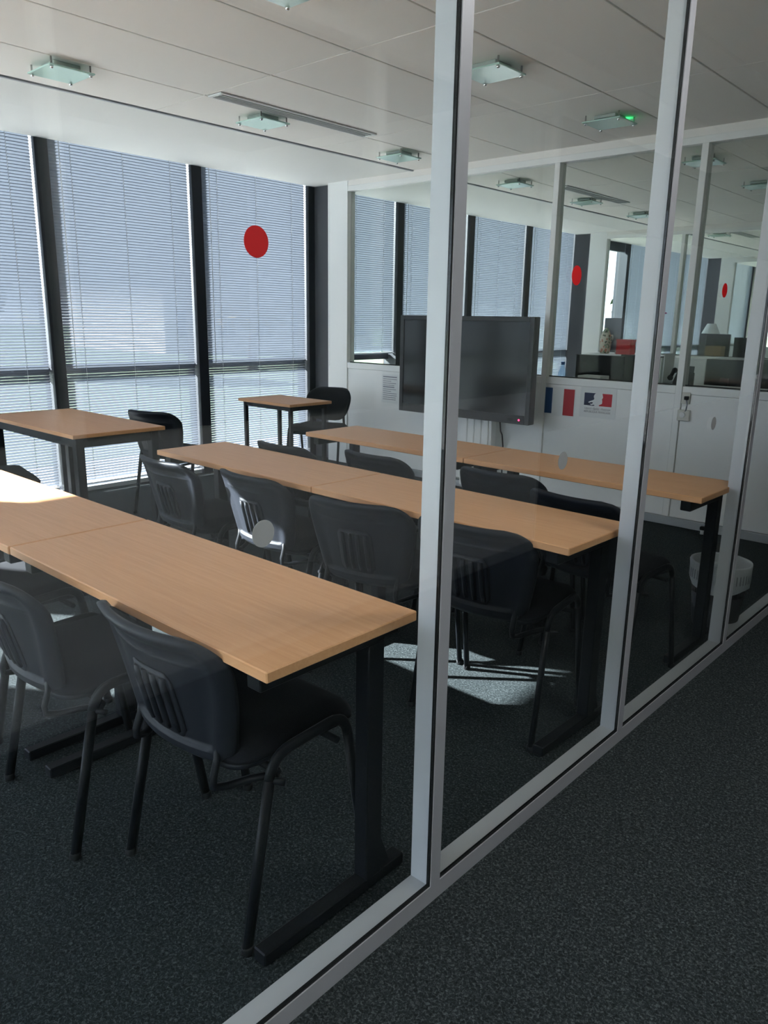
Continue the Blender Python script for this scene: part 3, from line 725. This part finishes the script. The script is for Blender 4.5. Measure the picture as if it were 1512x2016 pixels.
# unseen fill panels added in the corridor ceiling to brighten corridor and room
M['fill_panel'] = pbr('fill_diffuser', (0.8, 0.8, 0.8), 0.5, emit=(1.0, 0.98, 0.96), estr=7.5)
for y, lb in ((-4.4, 'third added fill light panel, unseen behind the camera'), (-1.9, 'second added fill light panel, unseen just behind the camera'), (0.45, 'added fill light panel nearest the camera, unseen above the corridor')):
    t = thing('fill_panel', lb, 'lamp', (0.72, y, CEIL), 0, 'added fill light panels over the corridor')
    bx(-0.29, 0.29, -0.29, 0.29, -0.012, -0.006).build('diffuser', 'fill_panel', t)
    for a in ((-0.30, 0.30, -0.30, -0.29), (-0.30, 0.30, 0.29, 0.30), (-0.30, -0.29, -0.29, 0.29), (0.29, 0.30, -0.29, 0.29)): bx(*a, -0.014, 0.0).build('frame', 'paper', t)

# ------------------------------------------------------------------ waste bin, door stop
wb = thing('waste_bin', 'black perforated waste bin with a white liner by the far table leg', 'bin', (-0.150, 2.00, 0))
def bin_body():
    mb = MB(); n = 60; rows = 9; H = 0.27
    mb.lathe([(0.098, 0.0), (0.100, 0.004), (0.118, 0.17)], 36)
    for k in range(n):
        a = 2 * math.pi * k / n
        for (z0, z1) in ((0.17, 0.30),):
            r0, r1 = 0.118, 0.128; w = 2 * math.pi / n * 0.28
            mb.add([(r0 * math.cos(a - w), r0 * math.sin(a - w), z0), (r0 * math.cos(a + w), r0 * math.sin(a + w), z0), (r1 * math.cos(a + w), r1 * math.sin(a + w), z1), (r1 * math.cos(a - w), r1 * math.sin(a - w), z1)], [(0, 1, 2, 3)])
    for z in (0.205, 0.25):
        r = 0.118 + 0.010 * (z - 0.17) / 0.13
        mb.lathe([(r, z - 0.004), (r + 0.001, z + 0.004)], 36)
    return mb
bin_body().build('basket', 'bin', wb)
def liner():
    mb = MB(); n = 48; rnd = random.Random(5); vs = []; fs = []
    prof = [(0.128, 0.20), (0.133, 0.24), (0.134, 0.29), (0.137, 0.318), (0.133, 0.326), (0.126, 0.318), (0.120, 0.27), (0.105, 0.19), (0.06, 0.17)]
    for j, (r, z) in enumerate(prof):
        for k in range(n):
            a = 2 * math.pi * k / n
            wv = 0.002 * math.sin(7 * a + j) + rnd.uniform(-0.0015, 0.0015) + (0.004 * math.sin(3 * a) if j == 0 else 0)
            vs.append(((r + wv) * math.cos(a), (r + wv) * math.sin(a), z + (0.012 * math.sin(2 * a + 1) if j == 0 else 0)))
    for j in range(len(prof) - 1):
        for k in range(n): fs.append((j * n + k, j * n + (k + 1) % n, (j + 1) * n + (k + 1) % n, (j + 1) * n + k))
    return mb.add(vs, fs, True)
liner().build('liner', 'liner', wb)
for k in range(46):   # slots of the basket's rim showing through the liner fold
    a = 2 * math.pi * k / 46
    q = bx(-0.0024, 0.0024, -0.0008, 0.0008, 0, 0.044).build('rim_slot', 'alu_dark', wb); q.location = (0.1352 * math.cos(a), 0.1352 * math.sin(a), 0.242); q.rotation_euler = (0, 0, a + math.pi / 2)
MB().lathe([(0.02, 0.17), (0.075, 0.20), (0.06, 0.27), (0.02, 0.30)], 9, (-0.03, 0.02, 0), smooth=False).build('crumpled_bag', 'liner', wb)
ds_ = thing('door_stop', 'small black and white stopper on the carpet by the skirting', 'stopper', (-0.79, 3.60, 0))
MB().lathe([(0.012, 0), (0.012, 0.03)], 12, (-0.012, 0, 0)).build('peg', 'paper', ds_)
bx(-0.026, 0.026, -0.016, 0.016, 0.03, 0.055, bev=0.004).build('rubber_head', 'gasket', ds_)

# ------------------------------------------------------------------ next offices
def desk(lb, x0, x1, y0, y1, z=0.74, mat='wood'):
    t = thing('office_desk', lb, 'desk', ((x0 + x1) / 2, (y0 + y1) / 2, 0)); a, b = (x1 - x0) / 2, (y1 - y0) / 2
    bx(-a, a, -b, b, z - 0.025, z, bev=0.002).build('desk_top', mat, t)
    for sx in (-1, 1): bx(sx * (a - 0.05) - 0.02, sx * (a - 0.05) + 0.02, -b + 0.03, b - 0.03, 0, z - 0.0255).build('side_panel', 'white', t)
    bx(-a + 0.075, a - 0.075, b - 0.06, b - 0.04, 0.3, z - 0.0255).build('modesty_panel', 'white', t)
def cabinet(lb, x0, x1, y0, y1, z):
    t = thing('low_cabinet', lb, 'cabinet', ((x0 + x1) / 2, (y0 + y1) / 2, 0)); a, b = (x1 - x0) / 2, (y1 - y0) / 2
    bx(-a, a, -b, b, 0.0, z - 0.025).build('body', 'white', t); bx(-a - 0.01, a + 0.01, -b - 0.01, b + 0.01, z - 0.0245, z, bev=0.002).build('top', 'white', t)
    for s in (-1, 1):
        d = bx(s * a / 2 - a / 2 + 0.004, s * a / 2 + a / 2 - 0.004, -b - 0.018, -b, 0.05, z - 0.03).build('door', 'white', t)
        bx(s * 0.03 - 0.005, s * 0.03 + 0.005, -b - 0.03, -b - 0.018, z * 0.5, z * 0.5 + 0.12).build('handle', 'alu', d)
def monitor(lb, x, y, z, w, h, rz=0.0, bottom=0.10):
    t = thing('monitor', lb, 'monitor', (x, y, z), R(rz))
    bx(-w / 2, w / 2, -0.018, 0.012, bottom, bottom + h, bev=0.005).build('casing', 'bezel', t)
    bx(-w / 2 + 0.012, w / 2 - 0.012, 0.0118, 0.0135, bottom + 0.02, bottom + h - 0.012).build('screen', 'screen', t)
    bx(-0.03, 0.03, -0.045, -0.018, 0.012, bottom + h * 0.55, bev=0.004).build('neck', 'bezel', t)
    MB().lathe([(0.10, 0), (0.10, 0.008), (0.03, 0.014)], 20, (0, -0.03, 0)).build('base', 'bezel', t)
desk('beech desk behind the back window, with the water bottle', -3.2, -1.62, 3.95, 4.75)
desk('long desk in the next office behind the low cabinet', -1.55, -0.25, 4.25, 4.95)
monitor('wide black monitor seen from behind, left of the second post', -2.12, 4.50, 0.74, 0.44, 0.29)
monitor('black monitor overlapping the wide one, behind the second post', -1.78, 4.58, 0.74, 0.40, 0.30, -8)
monitor('black monitor seen from behind, above the papers', -1.08, 4.52, 0.74, 0.30, 0.30, 6)
monitor('second black monitor above the papers, at the right', -0.76, 4.56, 0.74, 0.30, 0.31, -4)
cabinet('white low cabinet behind the back window, carrying papers and the telephone', -1.42, -0.30, 3.80, 4.20, 0.965)
ph = thing('desk_telephone', 'black desk telephone with raised display seen through the back window', 'telephone', (-1.215, 4.00, 0.965), R(12))
MB().prism([(-0.08, 0.0), (0.08, 0.0), (0.08, 0.085), (0.06, 0.09), (-0.08, 0.03)], 'x', -0.045, 0.075).build('body', 'bezel', ph)
MB().prism([(0.02, 0.06), (0.035, 0.055), (0.085, 0.13), (0.07, 0.135)], 'x', -0.02, 0.07).build('display', 'ink_dark', ph)
MB().tube([(-0.065, -0.075, 0.055), (-0.065, -0.05, 0.065), (-0.065, 0.05, 0.105), (-0.065, 0.075, 0.10)], [0.022, 0.014, 0.014, 0.022], 8).build('handset', 'gasket', ph)
hol = thing('letter_holder', 'white upright folder holder beside the telephone', 'file holder', (-1.375, 4.08, 0.965))
bx(-0.035, 0.035, -0.1, 0.1, 0, 0.012).build('base', 'alu', hol)
for k in range(3): bx(-0.03 + 0.024 * k, -0.022 + 0.024 * k, -0.09, 0.09, 0.012, 0.16 + 0.03 * k).build('folder', ('flag_blue', 'paper', 'paper')[k], hol)
for k, (x, y, rz, w) in enumerate(((-1.02, 3.93, 8, 0.105), (-0.86, 3.95, -12, 0.105), (-0.70, 3.92, 3, 0.105), (-0.50, 3.95, 10, 0.105))):
    q = bx(-w, w, -0.074, 0.074, 0, 0.004 + 0.004 * (k % 2)).build('paper_stack', 'cardboard' if k == 0 else 'paper'); q.location = (x, y, 0.965); q.rotation_euler = (0, 0, R(rz))
    tag(q, ('brown folder on the white low cabinet', 'white papers next to the brown folder on the low cabinet', 'white papers in the middle of the low cabinet', 'white papers at the right end of the low cabinet')[k], 'papers')
wtr = thing('water_bottle', 'clear plastic water bottle with blue cap behind the back window', 'bottle', (-2.30, 4.20, 0.74))
MB().lathe([(0.030, 0), (0.040, 0.01), (0.040, 0.09), (0.036, 0.10), (0.040, 0.11), (0.040, 0.20), (0.036, 0.245), (0.015, 0.295), (0.013, 0.315)], 18).build('body', 'bottle', wtr)
MB().lathe([(0.016, 0.312), (0.016, 0.335)], 14).build('cap', 'cap', wtr)
for k, (x, h, lb) in enumerate(((-2.42, 0.235, 'white pump bottle left of the water bottle'), (-2.17, 0.22, 'white jar right of the water bottle'))):
    j = thing('white_bottle', lb, 'bottle', (x, 4.16, 0.74))
    MB().lathe([(0.034, 0), (0.036, 0.006), (0.036, h * 0.75), (0.016, h * 0.88)], 16).build('body', 'paper', j)
    MB().lathe([(0.012, h * 0.87), (0.012, h)], 10).build('cap', 'paper', j)
bxs = bx(-0.10, 0.10, -0.08, 0.08, 0, 0.235, bev=0.002).build('white_box', 'paper'); bxs.location = (-2.04, 4.25, 0.74); tag(bxs, 'bright white box before the wide monitor', 'box')
cabinet('white cabinet along the far partition of the next office', -4.3, -2.6, 8.30, 8.75, 0.975)
vz = thing('patterned_vase', 'mottled cream, green and red vase on the far cabinet', 'vase', (-4.06, 8.45, 0.975))
MB().lathe([(0.055, 0), (0.07, 0.02), (0.082, 0.12), (0.078, 0.20), (0.055, 0.28), (0.03, 0.33), (0.015, 0.345)], 20).build('body', 'vase', vz)
MB().tube([(0.06, 0, 0.24), (0.10, 0, 0.25), (0.105, 0, 0.20), (0.07, 0, 0.16)], 0.012, 8).build('handle', 'vase', vz)
pnl = thing('desk_screen', 'grey upright panel behind the patterned vase', 'panel', (-4.04, 8.60, 0.975))
bx(-0.125, 0.125, -0.01, 0.01, 0.03, 0.48, bev=0.003).build('panel', 'ink', pnl)
for s in (-1, 1): bx(s * 0.09 - 0.01, s * 0.09 + 0.01, -0.05, 0.05, 0, 0.035).build('foot', 'alu_dark', pnl)
rd = thing('red_tray', 'red box on the far cabinet right of the vase', 'box', (-3.78, 8.5, 0.975))
bx(-0.10, 0.10, -0.08, 0.08, 0, 0.17).build('tray', 'red', rd); bx(-0.105, 0.105, -0.085, 0.085, 0.1705, 0.20).build('lid', 'flag_red', rd)
oc = thing('orchid', 'magenta orchid in a pot on the far cabinet', 'plant', (-3.42, 8.5, 0.975))
MB().lathe([(0.05, 0), (0.065, 0.11), (0.058, 0.112)], 16).build('pot', 'paper', oc)
MB().tube([(0, 0, 0.1), (0.01, 0, 0.35), (0.05, 0, 0.55), (0.12, 0, 0.62)], 0.005, 6).build('stem', 'stem', oc)
for k in range(4):
    a = 0.9 * k; fl_ = MB()
    for p in range(5):
        b = 2 * math.pi * p / 5
        fl_.add([(0, -0.012, 0), (0.032 * math.cos(b - 0.4), -0.02, 0.032 * math.sin(b - 0.4)), (0.05 * math.cos(b), -0.012, 0.05 * math.sin(b)), (0.032 * math.cos(b + 0.4), -0.02, 0.032 * math.sin(b + 0.4)), (0, 0.004, 0)], [(0, 1, 2, 3), (4, 3, 2, 1)])
    fl_.build('flower', 'orchid', oc, (0.02 + 0.04 * k, -0.01 * k, 0.60 - 0.05 * abs(k - 2)))
for s in (-1, 1):
    MB().add([(0, 0, 0.10), (s * 0.06, -0.03, 0.17), (s * 0.15, -0.02, 0.15), (s * 0.06, 0.03, 0.165), (s * 0.06, 0, 0.14)], [(0, 1, 4), (1, 2, 4), (2, 3, 4), (3, 0, 4), (0, 3, 2, 1)]).build('leaf', 'stem', oc)
desk('desk in the farthest office with a monitor and a box', -3.6, -2.2, 9.45, 10.25, 0.74, 'white')
monitor('dark monitor in the farthest office', -3.02, 9.82, 0.74, 0.34, 0.40, 0, 0.12)
monitor('second dark monitor in the farthest office, further right', -2.62, 9.80, 0.74, 0.34, 0.36, 0, 0.12)
cbx = thing('cardboard_box', 'open brown cardboard box on the farthest desk', 'box', (-2.95, 9.535, 0.74)); 
for a in ((-0.11, 0.11, -0.08, -0.072), (-0.11, 0.11, 0.072, 0.08), (-0.11, -0.102, -0.072, 0.072), (0.102, 0.11, -0.072, 0.072)): bx(*a, 0, 0.36).build('side', 'cardboard', cbx)
bx(-0.10, 0.10, -0.07, 0.07, 0, 0.006).build('bottom', 'cardboard', cbx)
dl = thing('desk_lamp', 'white desk lamp with cone shade in the farthest office', 'lamp', (-3.22, 10.05, 0.74))
MB().lathe([(0.09, 0), (0.09, 0.012), (0.02, 0.02), (0.012, 0.03), (0.012, 0.52)], 18).build('stand', 'paper', dl)
MB().lathe([(0.13, 0.52), (0.125, 0.525), (0.06, 0.66), (0.055, 0.66)], 20).build('shade', 'paper', dl)

# ------------------------------------------------------------------ outside
o = bx(-160, -10.5, -120, 140, -1.3, -0.9).build('lawn', 'lawn'); tag(o, 'green lawn beyond the terrace outside', 'lawn', kind='structure')
o = bx(-10.5, -5.35, -120, 140, -1.3, -0.88).build('terrace', 'paving'); tag(o, 'terrace right outside the windows, paved pale to bounce sun indoors', 'terrace', kind='structure')  # pale strip added so sunlight bounces up to the ceiling
def tree(lb, x, y, h, r, mat, seed):
    t = thing('garden_tree', lb, 'tree', (x, y, -0.9), 0, 'trees outside the windows'); rnd = random.Random(seed)
    MB().tube([(0, 0, 0), (0.05, 0.03, h * 0.3), (0, 0.1, h * 0.6)], [0.22, 0.16, 0.08], 8).build('trunk', 'bark', t)
    mb = MB()
    for k in range(1400):
        a, b = rnd.uniform(0, 2 * math.pi), rnd.uniform(-1, 1); rr = r * rnd.uniform(0.55, 1.0) * (0.85 + 0.2 * math.sin(3 * a + seed) * math.cos(4 * b))
        c = Vector((rr * math.cos(a) * math.sqrt(1 - b * b), rr * math.sin(a) * math.sqrt(1 - b * b), h * 0.62 + rr * 0.95 * b))
        u = Vector((rnd.gauss(0, 1), rnd.gauss(0, 1), rnd.gauss(0, 1))).normalized(); w = u.orthogonal().normalized(); s = rnd.uniform(0.18, 0.34)
        mb.add([c - u * s, c + w * s * 0.5, c + u * s, c - w * s * 0.5], [(0, 1, 2, 3)])
    f = mb.build('foliage', mat, t); f['kind'] = 'stuff'
tree('autumn-coloured tree seen through the middle blind', -26, 19.5, 6.5, 2.6, 'leaf2', 1)
tree('green tree seen through the corner blind', -24, 26, 7.0, 2.8, 'leaf', 2)
tree('green tree beyond the left blind', -30, 9, 6.0, 2.4, 'leaf', 3)
tree('green tree outside the open window of the second office', -22, 38, 6.0, 2.6, 'leaf', 4)
tree('low green tree right of the open window', -20, 46, 5.5, 2.6, 'leaf', 5)
bd = thing('far_building', 'pale building glimpsed through the blinds', 'building', (-46, 33, -0.9))
bx(-6, 6, -9, 9, 0, 9.0).build('wall', 'facade', bd)
bx(-6.3, 6.3, -9.3, 9.3, 9.0, 9.5).build('roof', 'roof', bd)
for fl2 in range(3):
    for k in range(6):
        y = -7.5 + 3 * k; w_ = bx(5.98, 6.06, y - 0.65, y + 0.65, 1.0 + 2.8 * fl2, 2.6 + 2.8 * fl2).build('window', 'facade_win', bd)
        bx(6.06, 6.10, y - 0.03, y + 0.03, 1.0 + 2.8 * fl2, 2.6 + 2.8 * fl2).build('glazing_bar', 'paper', w_)
